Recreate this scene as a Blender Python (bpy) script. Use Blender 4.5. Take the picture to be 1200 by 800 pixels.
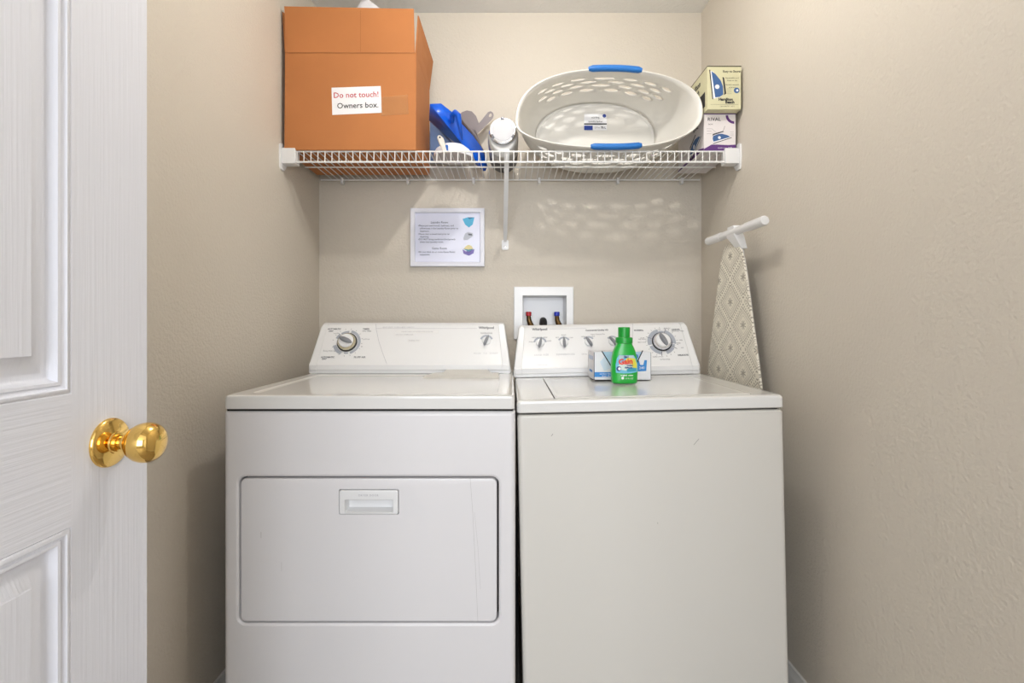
import bpy, bmesh, math, random
from mathutils import Vector, Matrix
random.seed(7)
for o in list(bpy.data.objects): bpy.data.objects.remove(o)
SC = bpy.context.scene
COL = SC.collection
# ---------------------------------------------------------------- camera
F = 583.0; CZ = 1.095; VX = 598.0; VY = 378.0
cam_d = bpy.data.cameras.new('camera'); cam = bpy.data.objects.new('camera', cam_d); COL.objects.link(cam)
cam.location = (0, 0, CZ); cam.rotation_euler = (math.pi/2, 0, 0)
cam_d.sensor_width = 36; cam_d.lens = F/1200*36
cam_d.shift_x = (600-VX)/1200; cam_d.shift_y = -(400-VY)/1200*1.0
cam_d.clip_start = 0.02
SC.camera = cam
# ---------------------------------------------------------------- light and exposure
W = bpy.data.worlds.new('world'); SC.world = W; W.use_nodes = True
W.node_tree.nodes['Background'].inputs[0].default_value = (0.80, 0.88, 1.0, 1)
W.node_tree.nodes['Background'].inputs[1].default_value = 0.6
SC.view_settings.view_transform = 'Standard'; SC.view_settings.look = 'None'
SC.view_settings.gamma = 1; SC.view_settings.use_curve_mapping = False
SC.view_settings.exposure = 0.40
LAMP_STRENGTH = 570.0
def area(name, loc, target, sx, sy, power, color):
    d = bpy.data.lights.new(name, 'AREA'); d.shape = 'RECTANGLE'; d.size = sx; d.size_y = sy
    d.energy = power; d.color = color
    o = bpy.data.objects.new(name, d); COL.objects.link(o); o.location = loc
    o.rotation_euler = (Vector(target)-Vector(loc)).to_track_quat('-Z', 'Y').to_euler()
    return o
# daylight coming through the hallway window behind the camera
area('hallway_window_light', (0.0, -2.40, 1.45), (0, 2, 1.0), 2.3, 1.7, 62, (0.90, 0.94, 1.0))

# ---------------------------------------------------------------- helpers
def lin(c):
    return tuple(((v/255)/12.92 if v/255 <= 0.04045 else ((v/255+0.055)/1.055)**2.4) for v in c)
MATS = {}
def M(name, rgb, rough=0.5, metal=0.0, coat=0.0, emit=0.0, trans=0.0, alpha=1.0, bump=None, var=None, spec=0.5, sss=0.0):
    """bump=(scale, strength, distance, stretch xyz); var=(scale, amount): soft colour mottling"""
    if name in MATS: return MATS[name]
    m = bpy.data.materials.new(name); m.use_nodes = True; nt = m.node_tree; N = nt.nodes; L = nt.links
    b = N['Principled BSDF']; c = lin(rgb)
    b.inputs['Base Color'].default_value = (*c, 1); b.inputs['Roughness'].default_value = rough
    b.inputs['Metallic'].default_value = metal; b.inputs['Coat Weight'].default_value = coat
    b.inputs['Coat Roughness'].default_value = 0.08
    b.inputs['Specular IOR Level'].default_value = spec
    b.inputs['Transmission Weight'].default_value = trans; b.inputs['Alpha'].default_value = alpha
    if sss: b.inputs['Subsurface Weight'].default_value = sss; b.inputs['Subsurface Scale'].default_value = 0.02
    if emit:
        b.inputs['Emission Color'].default_value = (*c, 1); b.inputs['Emission Strength'].default_value = emit
    tc = None
    if bump or var:
        tc = N.new('ShaderNodeTexCoord')
    if bump:
        mp = N.new('ShaderNodeMapping'); mp.inputs['Scale'].default_value = bump[3] if len(bump) > 3 else (1, 1, 1)
        L.new(tc.outputs['Object'], mp.inputs[0])
        nz = N.new('ShaderNodeTexNoise'); nz.inputs['Scale'].default_value = bump[0]; nz.inputs['Detail'].default_value = 3
        L.new(mp.outputs[0], nz.inputs['Vector'])
        bp = N.new('ShaderNodeBump'); bp.inputs['Strength'].default_value = bump[1]; bp.inputs['Distance'].default_value = bump[2]
        L.new(nz.outputs['Fac'], bp.inputs['Height']); L.new(bp.outputs[0], b.inputs['Normal'])
    if var:
        n2 = N.new('ShaderNodeTexNoise'); n2.inputs['Scale'].default_value = var[0]; n2.inputs['Detail'].default_value = 4
        L.new(tc.outputs['Object'], n2.inputs['Vector'])
        r = N.new('ShaderNodeValToRGB'); a = var[1]
        r.color_ramp.elements[0].position = 0.3; r.color_ramp.elements[1].position = 0.7
        r.color_ramp.elements[0].color = (*[v*(1-a) for v in c], 1); r.color_ramp.elements[1].color = (*[min(1, v*(1+a)) for v in c], 1)
        L.new(n2.outputs['Fac'], r.inputs[0]); L.new(r.outputs[0], b.inputs['Base Color'])
    MATS[name] = m; return m

class MB:
    """collects geometry, then links it as ONE mesh object"""
    def __init__(s): s.v = []; s.f = []; s.sm = []; s.mi = []; s.cur = 0
    def add(s, vs, fs, smooth=False):
        k = len(s.v); s.v += [tuple(p) for p in vs]
        s.f += [tuple(i+k for i in f) for f in fs]; s.sm += [smooth]*len(fs); s.mi += [s.cur]*len(fs); return s
    def box(s, x0, x1, y0, y1, z0, z1, b=0.0, seg=2):
        if b <= 0:
            v = [(x, y, z) for x in (x0, x1) for y in (y0, y1) for z in (z0, z1)]
            return s.add(v, [(0, 1, 3, 2), (4, 6, 7, 5), (0, 4, 5, 1), (2, 3, 7, 6), (0, 2, 6, 4), (1, 5, 7, 3)])
        bm = bmesh.new(); bmesh.ops.create_cube(bm, size=1)
        for q in bm.verts:
            q.co = Vector(((x0+x1)/2+q.co.x*(x1-x0), (y0+y1)/2+q.co.y*(y1-y0), (z0+z1)/2+q.co.z*(z1-z0)))
        bmesh.ops.bevel(bm, geom=list(bm.edges), offset=b, segments=seg, affect='EDGES', profile=0.5)
        return s.bm(bm, True)
    def bm(s, bm, smooth=False):
        bm.verts.index_update()
        s.add([v.co[:] for v in bm.verts], [[v.index for v in f.verts] for f in bm.faces], smooth); bm.free(); return s
    def loft(s, loops, cap0=False, cap1=False, smooth=True, closed=True):
        n = len(loops[0]); v = [p for l in loops for p in l]; f = []
        for i in range(len(loops)-1):
            for j in range(n if closed else n-1):
                a = i*n+j; b = i*n+(j+1) % n; f.append((a, b, b+n, a+n))
        if cap0: f.append(tuple(range(n-1, -1, -1)))
        if cap1: f.append(tuple((len(loops)-1)*n+j for j in range(n)))
        return s.add(v, f, smooth)
    def tube(s, pts, r, n=8, caps=True):
        pts = [Vector(p) for p in pts]; rs = r if isinstance(r, (list, tuple)) else [r]*len(pts); loops = []
        up = None
        for i, p in enumerate(pts):
            d = (pts[min(i+1, len(pts)-1)]-pts[max(i-1, 0)]).normalized()
            if up is None: up = Vector((0, 0, 1)) if abs(d.z) < 0.9 else Vector((1, 0, 0))
            a = d.cross(up).normalized(); up = a.cross(d).normalized()
            loops.append([p+rs[i]*(a*math.cos(t*2*math.pi/n)+up*math.sin(t*2*math.pi/n)) for t in range(n)])
        return s.loft(loops, caps, caps)
    def lathe(s, prof, origin, axis, n=32, caps=True):
        """prof: [(radius, distance along axis)]"""
        o = Vector(origin); ax = Vector(axis).normalized()
        a = ax.cross(Vector((0, 0, 1)) if abs(ax.z) < 0.9 else Vector((1, 0, 0))).normalized(); b = a.cross(ax)
        loops = [[o+ax*h+r*(a*math.cos(t*2*math.pi/n)+b*math.sin(t*2*math.pi/n)) for t in range(n)] for r, h in prof]
        return s.loft(loops, caps, caps)
    def prism(s, poly, off):
        """polygon (3D points) extruded by vector off"""
        n = len(poly); o = Vector(off); v = [Vector(p) for p in poly]+[Vector(p)+o for p in poly]
        f = [tuple(range(n)), tuple(range(2*n-1, n-1, -1))]+[(i, i+n, (i+1) % n+n, (i+1) % n) for i in range(n)]
        return s.add(v, f)
    def xf(s, mat):
        s.v = [tuple(mat @ Vector(p)) for p in s.v]; return s
    def build(s, name, mat, parent=None, local=True, solid=None, recalc=True):
        me = bpy.data.meshes.new(name)
        off = parent_loc(parent) if parent is not None else Vector((0, 0, 0))
        if parent is None and s.v:   # put the origin of a one-mesh thing at its base
            xs, ys, zs = zip(*s.v); off = Vector(((min(xs)+max(xs))/2, (min(ys)+max(ys))/2, min(zs)))
        me.from_pydata([tuple(Vector(p)-off) for p in s.v], [], s.f); me.update()
        me.polygons.foreach_set('use_smooth', s.sm)
        for m in (mat if isinstance(mat, (list, tuple)) else [mat]): me.materials.append(m)
        me.polygons.foreach_set('material_index', s.mi)
        if recalc:
            bm = bmesh.new(); bm.from_mesh(me); bmesh.ops.recalc_face_normals(bm, faces=bm.faces); bm.to_mesh(me); bm.free()
        o = bpy.data.objects.new(name, me); COL.objects.link(o)
        if parent is None: o.location = off
        else: o.parent = parent
        try: me.set_sharp_from_angle(angle=math.radians(40))
        except Exception: pass
        if any(s.sm) and not solid and len(s.f) < 1500:
            wn_ = o.modifiers.new('normals', 'WEIGHTED_NORMAL'); wn_.keep_sharp = True; wn_.weight = 100
        if solid:
            md = o.modifiers.new('thickness', 'SOLIDIFY'); md.thickness = solid; md.offset = 0
        return o
ORIG = {}
def parent_loc(p):
    """children are modelled in world coordinates; this is the offset their parents already give"""
    t = Vector((0, 0, 0))
    while p is not None:
        t += p.location; p = p.parent
    return t
def tag(o, label=None, cat=None, group=None, kind=None):
    if label: o['label'] = label
    if cat: o['category'] = cat
    if group: o['group'] = group
    if kind: o['kind'] = kind
    return o
def thing(name, label, cat, loc, group=None):
    o = bpy.data.objects.new(name, None); COL.objects.link(o); o.location = loc; o.empty_display_size = 0.05
    return tag(o, label, cat, group)
def P(px, py, Y): return Vector(((px-VX)/F*Y, Y, CZ+(VY-py)/F*Y))
def rrect(cx, cy, w, h, r, n=5):
    pts = []
    for sx, sy, a0 in ((1, 1, 0), (-1, 1, 90), (-1, -1, 180), (1, -1, 270)):
        for k in range(n+1):
            a = math.radians(a0+90*k/n); pts.append((cx+sx*(w/2-r)+r*math.cos(a), cy+sy*(h/2-r)+r*math.sin(a)))
    return pts
def lxz(l, y): return [(a, y, b) for a, b in l]
def lxy(l, z): return [(a, b, z) for a, b in l]
def text_geo(body, size, font_align='CENTER', space=1.0, bold=0.0):
    c = bpy.data.curves.new('t', 'FONT'); c.body = body; c.size = size; c.align_x = font_align; c.align_y = 'CENTER'
    c.resolution_u = 2; c.space_character = space; c.offset = bold
    o = bpy.data.objects.new('t', c); COL.objects.link(o); bpy.context.view_layer.update()
    me = bpy.data.meshes.new_from_object(o)
    v = [p.co.copy() for p in me.vertices]; f = [tuple(p.vertices) for p in me.polygons]
    bpy.data.objects.remove(o); bpy.data.meshes.remove(me); return v, f
class Plane:
    """surface frame: origin o, unit axes right r / up u, normal n towards the viewer"""
    def __init__(s, o, r, u):
        s.o = Vector(o); s.r = Vector(r).normalized(); s.u = Vector(u).normalized(); s.n = s.r.cross(s.u).normalized()
    def at(s, a, b, h=0.0): return s.o+s.r*a+s.u*b+s.n*h
    def hit(s, px, py, inv=None):
        o = Vector((0, 0, CZ)); e = P(px, py, 1.0)
        if inv is not None: o = inv @ o; e = inv @ e
        d = e-o; t = (s.o-o).dot(s.n)/d.dot(s.n); q = o+d*t-s.o
        return q.dot(s.r), q.dot(s.u)
    def text(s, mb, body, a, b, size, h=0.0004, rot=0, align='CENTER', space=1.0, bold=0.0, sx=1.0):
        v, f = text_geo(body, size, align, space, bold); c, sn = math.cos(rot), math.sin(rot)
        mb.add([s.at(a+(p.x*sx*c-p.y*sn), b+(p.x*sx*sn+p.y*c), h) for p in v], f)
    def poly(s, mb, pts, h=0.0004, t=None):
        q = [s.at(a, b, h) for a, b in pts]; mb.add(q, [tuple(range(len(q)))])
    def rect(s, mb, a0, a1, b0, b1, h=0.0004): s.poly(mb, [(a0, b0), (a1, b0), (a1, b1), (a0, b1)], h)
    def disc(s, mb, a, b, ra, rb=None, h=0.0004, n=24):
        rb = rb or ra; s.poly(mb, [(a+ra*math.cos(2*math.pi*k/n), b+rb*math.sin(2*math.pi*k/n)) for k in range(n)], h)
    def arc(s, mb, a, b, r0, r1, d0, d1, h=0.0004, n=16):
        for k in range(n):
            t0 = math.radians(d0+(d1-d0)*k/n); t1 = math.radians(d0+(d1-d0)*(k+1)/n)
            s.poly(mb, [(a+r0*math.cos(t0), b+r0*math.sin(t0)), (a+r1*math.cos(t0), b+r1*math.sin(t0)),
                        (a+r1*math.cos(t1), b+r1*math.sin(t1)), (a+r0*math.cos(t1), b+r0*math.sin(t1))], h)
    def line(s, mb, pts, w, h=0.0004):
        for (a0, b0), (a1, b1) in zip(pts, pts[1:]):
            d = Vector((a1-a0, b1-b0)); d = Vector((-d.y, d.x)).normalized()*w/2
            s.poly(mb, [(a0-d.x, b0-d.y), (a1-d.x, b1-d.y), (a1+d.x, b1+d.y), (a0+d.x, b0+d.y)], h)

# ---------------------------------------------------------------- materials
WALL = M('wall_paint', (210, 202, 189), 0.55, bump=(125, 0.5, 0.0045), var=(1.2, 0.015), spec=0.3)
CEIL = M('ceiling_paint', (240, 240, 238), 0.8, bump=(70, 0.6, 0.006))
TRIM = M('trim_paint', (226, 224, 220), 0.35)
FLOOR = M('vinyl_floor', (150, 138, 122), 0.4, var=(3, 0.12))
ENAM = M('white_enamel', (226, 224, 225), 0.36, coat=0.12, bump=(3.0, 0.02, 0.01))
ENAM2 = M('warm_white_enamel', (215, 212, 205), 0.36, coat=0.12, bump=(3.0, 0.02, 0.01))
ETOP = M('glossy_enamel_top', (226, 225, 222), 0.13, coat=0.3)
PLAST = M('white_plastic', (232, 232, 232), 0.28, coat=0.2)
CONS = M('console_panel', (230, 230, 233), 0.3)
GAPM = M('dark_gap', (34, 32, 30), 0.8)
CHROME = M('chrome', (225, 225, 228), 0.12, metal=1)
GRIP = M('grey_grip', (128, 130, 135), 0.35, coat=0.3)
BLACK = M('black_plastic', (22, 22, 24), 0.4)
PGREY = M('print_grey', (170, 175, 184), 0.5)
PDARK = M('print_dark', (95, 96, 102), 0.6)
PLITE = M('print_light', (176, 176, 182), 0.6)
WIRE = M('wire_vinyl', (236, 236, 234), 0.35)
DOORM = M('door_paint', (229, 230, 237), 0.45, bump=(75, 0.45, 0.0018, (1.0, 3.2, 0.07)))
DOORH = M('door_paint_rail', (229, 230, 237), 0.45, bump=(75, 0.45, 0.0018, (1.0, 0.07, 3.2)))
BRASS = M('polished_brass', (240, 200, 116), 0.08, metal=1)
CARD = M('cardboard', (182, 116, 64), 0.75, var=(5, 0.06), bump=(60, 0.12, 0.002, (1, 1, 0.15)))
CARDI = M('cardboard_inside', (150, 98, 58), 0.8)
PAPER = M('white_paper', (238, 238, 240), 0.6)
RED = M('print_red', (190, 40, 55), 0.6)
INK = M('print_black', (35, 35, 40), 0.6)

# ---------------------------------------------------------------- the setting
YB = 2.159; XL = -0.8295; XR = 0.8295; ZC = 2.439; YF = -0.06
def struct(name, mb, m, parent=None):
    o = mb.build(name, m, parent)
    if parent is None: o['kind'] = 'structure'
    return o
hx0, hx1, hz0, hz1 = 0.052, 0.245, 1.000, 1.214       # opening for the valve box
struct('wall_back', MB().box(XL-.1, hx0, YB, YB+.12, 0, ZC).box(hx1, XR+.1, YB, YB+.12, 0, ZC)
       .box(hx0, hx1, YB, YB+.12, 0, hz0).box(hx0, hx1, YB, YB+.12, hz1, ZC), WALL)
struct('wall_left', MB().box(XL-.1, XL, YF, YB, 0, ZC), WALL)
struct('wall_right', MB().box(XR, XR+.1, YF, YB, 0, ZC), WALL)
DX0, DX1 = -0.590, 0.215
struct('wall_front', MB().box(XL-1.0, DX0-.02, YF-.12, YF, 0, ZC).box(DX1+.4, XR+1.0, YF-.12, YF, 0, ZC)
       .box(DX0-.02, DX1+.4, YF-.12, YF, 2.08, ZC), WALL)
struct('floor', MB().box(-1.9, 1.9, -2.7, YB+.1, -.05, 0), FLOOR)
struct('ceiling', MB().box(-1.9, 1.9, -2.7, YB+.1, ZC, ZC+.05), CEIL)
struct('baseboard_right', MB().loft([[(XR, y, 0), (XR-.014, y, 0), (XR-.014, y, .062), (XR-.011, y, .070), (XR-.008, y, .075), (XR-.006, y, .088), (XR, y, .090)] for y in (YF, YB)], True, True, smooth=False), TRIM)
struct('baseboard_left', MB().loft([[(XL, y, 0), (XL+.014, y, 0), (XL+.014, y, .062), (XL+.011, y, .070), (XL+.008, y, .075), (XL+.006, y, .088), (XL, y, .090)] for y in (YF, YB)], True, True, smooth=False), TRIM)
struct('baseboard_back', MB().box(XL+.015, XR-.015, YB-.014, YB, 0, .09, .003), TRIM)
# hallway behind the camera
HALLW = M('hall_paint', (226, 224, 220), 0.7)
struct('wall_hall_left', MB().box(-1.9, -1.8, -2.6, YF-.12, 0, ZC), HALLW)
struct('wall_hall_right', MB().box(1.8, 1.9, -2.6, YF-.12, 0, ZC), HALLW)
struct('wall_hall_back', MB().box(-1.9, -1.25, -2.7, -2.6, 0, ZC).box(1.25, 1.9, -2.7, -2.6, 0, ZC)
       .box(-1.25, 1.25, -2.7, -2.6, 0, .5).box(-1.25, 1.25, -2.7, -2.6, 2.35, ZC), HALLW)
wn = struct('window_1', MB().box(-1.25, -1.19, -2.66, -2.58, .5, 2.35).box(1.19, 1.25, -2.66, -2.58, .5, 2.35)
       .box(-1.19, 1.19, -2.66, -2.58, .5, .56).box(-1.19, 1.19, -2.66, -2.58, 2.29, 2.35).box(-.02, .02, -2.66, -2.6, .56, 2.29), TRIM)

# ---------------------------------------------------------------- panelled door (open against the left wall)
DF = -0.553; DT = 0.035; DE = 0.757; DW = 0.77
panels = []
for (z0, z1) in ((0.24, 0.8385), (1.005, 1.60), (1.72, 1.90)):
    for (y1, y0) in ((DE-.130, DE-.130-.195), (DE-.130-.195-.115, DE-DW+.130-.0)):
        panels.append((y0, y1, z0, z1))
pr = sorted(set([0.012, 2.04]+[p[2] for p in panels]+[p[3] for p in panels])); 
ys = [DE-DW, DE-DW+.130, DE-.44, DE-.325, DE-.130, DE]
def door_frame(stiles):
    mb = MB()
    def slab(y0, y1, z0, z1): mb.box(DF-DT, DF, y0, y1, z0, z1)
    if stiles:
        slab(ys[0], ys[1], .012, 2.04); slab(ys[2], ys[3], .012, 2.04); slab(ys[4], ys[5], .012, 2.04)
    else:
        for a, b in ((ys[1], ys[2]), (ys[3], ys[4])):
            for z0, z1 in ((.012, .24), (.8385, 1.005), (1.60, 1.72), (1.90, 2.04)): slab(a, b, z0, z1)
    return mb
door = struct('door_1', door_frame(True), DOORM)
door['label'] = 'white moulded panel door standing open at the left with a brass knob'
door_frame(False).build('rail', DOORH, door)
for (y0, y1, z0, z1) in panels:
    w, h = y1-y0, z1-z0; cy, cz = (y0+y1)/2, (z0+z1)/2; mb = MB()
    for x, sgn in ((DF, 1), (DF-DT, -1)):
        loops = []
        for ins, dep in ((0, 0), (.0015, -.0012), (.0035, .0006), (.007, .0008), (.0085, -.002), (.012, -.0035), (.0135, -.0015), (.017, -.002), (.020, -.0095), (.0235, -.0115),
                         (.029, -.0118), (.030, -.0115), (.050, -.0035), (.0515, -.001)):
            loops.append([(x+sgn*dep, cy+sy*(w/2-ins), cz+sz*(h/2-ins)) for sy, sz in ((1, 1), (-1, 1), (-1, -1), (1, -1))])
        mb.loft(loops, False, True, smooth=False)
    mb.build('panel', DOORM, door)
KY, KZ = 0.686, 0.930
for side in (1, -1):
    x0 = DF if side > 0 else DF-DT
    ks = 1 if side > 0 else .9
    ro = MB().lathe([(.0, 0), (.0335, .0), (.0335, .002), (.0325, .004), (.030, .006), (.022, .0085), (.015, .010), (.0145, .012), (.012, .0125)], (x0, KY, KZ), (side, 0, 0), 40).build('knob_rosette', BRASS, door)
    kn = MB().lathe([(.0125, .012), (.0125, .017), (.0095, .0175), (.0095, .024), (.0125, .0245), (.0125, .027), (.018, .031), (.0225, .036), (.0262, .043), (.0275, .050), (.0270, .057), (.0240, .064), (.0185, .069), (.0105, .0715), (.001, .0722)],
                    (x0, KY, KZ), (side, 0, 0), 40).build('door_handle', BRASS, door)
MB().box(DF-DT+.005, DF-.005, DE-.001, DE+.001, KZ-.03, KZ+.03).build('latch_plate', BRASS, door)
# door frame on the hinge side
struct('trim_1', MB().box(DX0-.02, DX0+.0, YF-.13, YF+.0, 0, 2.06).box(DX0-.08, DX0-.02, YF, YF+.015, 0, 2.12), TRIM)

# ---------------------------------------------------------------- ceiling lamp
lamp = thing('ceiling_light', 'bare bulb in a round white ceiling holder above the machines, out of frame', 'ceiling light', (0.08, 1.12, ZC))
MB().lathe([(.09, 0), (.09, .02), (.08, .028), (.022, .032), (.022, .062), (.012, .062)], (0.08, 1.12, ZC-.0005), (0, 0, -1), 40).build('base', TRIM, lamp)
MB().lathe([(.010, .060), (.0125, .085), (.018, .096), (.021, .108), (.021, .117), (.018, .128), (.011, .135), (.002, .138)], (0.08, 1.12, ZC), (0, 0, -1), 40).build('bulb', M('lamp_glass', (255, 251, 245), 0.5, emit=LAMP_STRENGTH), lamp)

# ---------------------------------------------------------------- shared appliance builders
def console(parent, x0, x1, yb, zb, zt, taper, ydep, capw=.028, inner=None, shade=PLAST):
    """control console: extruded curved profile with end caps; returns its face Plane"""
    yt = yb+(zt-zb)*.50
    prof = [(yb+.004, zb-.012), (yb+.004, zb-.002), (yb-.001, zb+.002), (yb-.002, zb+.018), (yb+.003, zb+.023),
            (yb+.003+(zt-.012-zb-.023)*.48, zt-.012), (yt-.004, zt-.004), (yt+.006, zt), (yt+.05, zt-.002), (ydep, zt-.03), (ydep, zb-.012)]
    cy = sum(p[0] for p in prof)/len(prof); cz = sum(p[1] for p in prof)/len(prof)
    def sec(x, sh, shrink=0.0):
        return [(x+sh*(z-zb), y+(cy-y)*shrink, z+(cz-z)*shrink) for y, z in prof]
    MB().loft([sec(x0+capw, taper*.8), sec(x1-capw, -taper*.8)], True, True, smooth=False).build('console', shade, parent)
    for xa, xb, sg in ((x0, x0+capw-.0006, 1), (x1, x1-capw+.0006, -1)):
        MB().loft([sec(xb, sg*taper*.8, -.006), sec(xa+sg*.008, sg*taper, -.006), sec(xa+sg*.003, sg*taper, .015), sec(xa, sg*taper, .06)], True, True).build('end_cap', shade, parent)
    # recessed strip line along the foot of the console
    o = Vector(((x0+x1)/2, yb+.003, zb+.023)); up = Vector((0, .48, 1))
    return Plane(o, (1, 0, 0), up)

def small_knob(parent, pl, a, b, ang, r=.0185, arc=(20, 160)):
    k = MB(); k.lathe([(r*.82, 0), (r*.82, .004), (r*.74, .007), (r*.2, .008)], pl.at(a, b, 0), pl.n, 24)
    ob = k.build('knob', PLAST, parent)
    g = MB(); c, s = math.cos(ang), math.sin(ang); loops = []
    for h, kk in ((.004, 1.0), (.014, .95), (.018, .75), (.019, .3)):
        lp = []
        for j in range(20):
            t = 2*math.pi*j/20; x = r*.30*math.cos(t)*kk; y = r*1.12*math.sin(t)*(1 if kk > .9 else .9*kk+.1); x *= (1-.35*(y/(r*1.12)))
            lp.append(pl.at(a+x*c-y*s, b+x*s+y*c, h))
        loops.append(lp)
    g.loft(loops, True, True); g.build('grip', GRIP, ob)
    ar = MB(); pl.arc(ar, a, b, r*.98, r*1.35, arc[0], arc[1]); ar.build('dial_marking', PGREY, parent)
def big_knob(parent, pl, a, b, ang, r, ring=CHROME):
    MBk = MB().lathe([(r*1.0, 0), (r*1.0, .004), (r*.93, .006)], pl.at(a, b, 0), pl.n, 40)
    bz = MBk.build('dial_bezel', BLACK, parent)
    k = MB().lathe([(r*.92, .003), (r*.90, .010), (r*.80, .016), (r*.74, .016)], pl.at(a, b, 0), pl.n, 40).build('dial_ring', ring, parent)
    d = MB().lathe([(r*.74, .010), (r*.73, .019), (r*.66, .022), (r*.1, .0225)], pl.at(a, b, 0), pl.n, 40).build('knob', PLAST, parent)
    g = MB(); c, s = math.cos(ang), math.sin(ang); loops = []
    for h, kk in ((.020, 1.0), (.030, .95), (.033, .7), (.034, .3)):
        lp = []
        for j in range(20):
            t = 2*math.pi*j/20; x = r*.24*math.cos(t)*kk; y = r*.70*math.sin(t)*(1 if kk > .9 else .9*kk+.1)
            lp.append(pl.at(a+x*c-y*s, b+x*s+y*c, h))
        loops.append(lp)
    g.loft(loops, True, True); g.build('grip', GRIP, d)

# ---------------------------------------------------------------- dryer
dx0, dx1, dyf, dyb = -0.7245, 0.0130, 1.256, 1.955
dry = thing('clothes_dryer', 'white front-loading dryer with a wide drop-down door, standing left of the washer', 'dryer', ((dx0+dx1)/2, (dyf+dyb)/2, 0))
dcx = (dx0+dx1)/2; dw = dx1-dx0
zt = 0.873; zb0 = 0.03
# cabinet: front with a door opening
doorx0, doorx1, dz0, dz1 = -0.6900, -0.0255, 0.3320, 0.7095
body = MB()
oc = (dcx, (zt+zb0)/2, dw, zt-zb0)
ic = ((doorx0+doorx1)/2, (dz0+dz1)/2, doorx1-doorx0, dz1-dz0)
def O(ins, r): return rrect(oc[0], oc[1], oc[2]-2*ins, oc[3]-2*ins, r)
def I(ins, r): return rrect(ic[0], ic[1], ic[2]-2*ins, ic[3]-2*ins, r)
body.loft([lxz(I(.004, .018), dyf+.035), lxz(I(.004, .018), dyf+.010), lxz(I(.003, .019), dyf+.004), lxz(I(-.001, .023), dyf+.001), lxz(I(-.004, .026), dyf+.0002),
           lxz(O(.014, .003), dyf), lxz(O(.008, .004), dyf+.0007), lxz(O(.003, .005), dyf+.004), lxz(O(.0, .006), dyf+.012), lxz(O(0, .006), dyb)], False, True)
body.build('cabinet', ENAM, dry)
MB().loft([lxz(I(-.004, .02), dyf+.034), lxz(I(-.004, .02), dyf+.037)], True, True).build('door_cavity', GAPM, dry)
# door leaf with handle opening
L0 = lambda ins, r: rrect((doorx0+doorx1)/2-.0005, (dz0+dz1)/2-.0005, (doorx1-doorx0)-.0145-2*ins, (dz1-dz0)-.0135-2*ins, r)
hxa, hxb, hza, hzb = -.4335, -.2820, .6100, .6735
H0 = lambda ins: rrect((hxa+hxb)/2, (hza+hzb)/2, (hxb-hxa)-2*ins, (hzb-hza)-2*ins, .004)
dm = MB().loft([lxz(H0(0), dyf+.028), lxz(H0(0), dyf+.003), lxz(H0(-.002), dyf+.0015), lxz(L0(.007, .010), dyf+.0015), lxz(L0(.002, .014), dyf+.003), lxz(L0(0, .016), dyf+.008), lxz(L0(0, .016), dyf+.030)], False, True)
dl = dm.build('door', ENAM, dry)
hp = MB(); rcx, rcz = (-.418-.297)/2, (.6165+.6475)/2
R0 = lambda w, h, r=.002, dz=0: rrect(rcx, rcz+dz, w, h, r)
hp.loft([lxz(R0(.090, .014, .002, .003), dyf+.024), lxz(R0(.112, .024, .002, .002), dyf+.022), lxz(R0(.121, .031), dyf+.001), lxz(R0(.123, .033), dyf-.0005),
         lxz(H0(.006), dyf-.001), lxz(H0(.002), dyf+.0002), lxz(H0(.0012), dyf+.010)], True, False)
hnd = hp.build('handle', PLAST, dl)
pt = Plane((0, dyf-.0012, 0), (1, 0, 0), (0, 0, 1))
# embossed word above the grip
tm = MB(); pt.text(tm, 'DRYER DOOR', (hxa+hxb)/2, .6595, .007, .0003, space=1.2); tm.build('embossed_lettering', PLITE, hnd)
# top
ly0, ly1 = dyf-.002, dyb; lcy = (ly0+ly1)/2; lh = ly1-ly0; lw = dw-.004
T0 = lambda ins, r: rrect(dcx, lcy, lw-2*ins, lh-2*ins, r)
T1 = lambda ins, r: rrect(dcx, ly0+.046+(1.76-ly0-.046)/2, lw-.092-2*ins, (1.76-ly0-.046)-2*ins, r)
MB().loft([lxy(T0(.004, .006), zt+.003), lxy(T0(0, .010), zt+.005), lxy(T0(0, .010), .904), lxy(T0(.002, .010), .9095), lxy(T0(.007, .008), .912), 
           lxy(T1(-.004, .016), .912), lxy(T1(0, .014), .9115), lxy(T1(.006, .012), .9075)], True, True).build('top_panel', ETOP, dry)
MB().box(dx0+.006, dx1-.006, dyf+.006, dyb-.01, zt-.002, zt+.004).build('seam', GAPM, dry)
# lint screen cover at the back of the top
lc0, lc1 = P(497, 440, 1.72).x, P(585, 440, 1.72).x
MB().loft([[(lc0-.004, 1.694, .9070), (lc1+.002, 1.694, .9070), (lc1+.002, 1.787, .9070), (lc0, 1.787, .9070)],
           [(lc0+.012, 1.706, .9165), (lc1-.004, 1.706, .9165), (lc1-.004, 1.787, .9165), (lc0+.030, 1.787, .9165)]], True, True, smooth=False).build('lint_cover', ENAM2, dry)
la, lb = P(523, 433, 1.78).x, P(571, 433, 1.78).x
MB().loft([[(la-.012, 1.735, .916), (lb+.016, 1.735, .916), (lb+.016, 1.7865, .916), (la-.012, 1.7865, .916)],
           [(la, 1.765, .9275), (lb, 1.765, .9275), (lb, 1.7865, .9275), (la, 1.7865, .9275)]], True, True, smooth=True).build('lint_handle', ENAM2, dry)
for fx in (dx0+.06, dx1-.06):
    for fy in (dyf+.06, dyb-.06): MB().lathe([(.022, 0), (.022, .010), (.010, .012), (.010, .032)], (fx, fy, 0), (0, 0, 1), 16).build('foot', BLACK, dry)
pl = console(dry, -.7260, .0005, 1.788, .925, 1.095, .13, 1.952)
pl = Plane(pl.o+pl.n*.0003, pl.r, pl.u)
h = lambda px, py: pl.hit(px, py)
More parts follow.
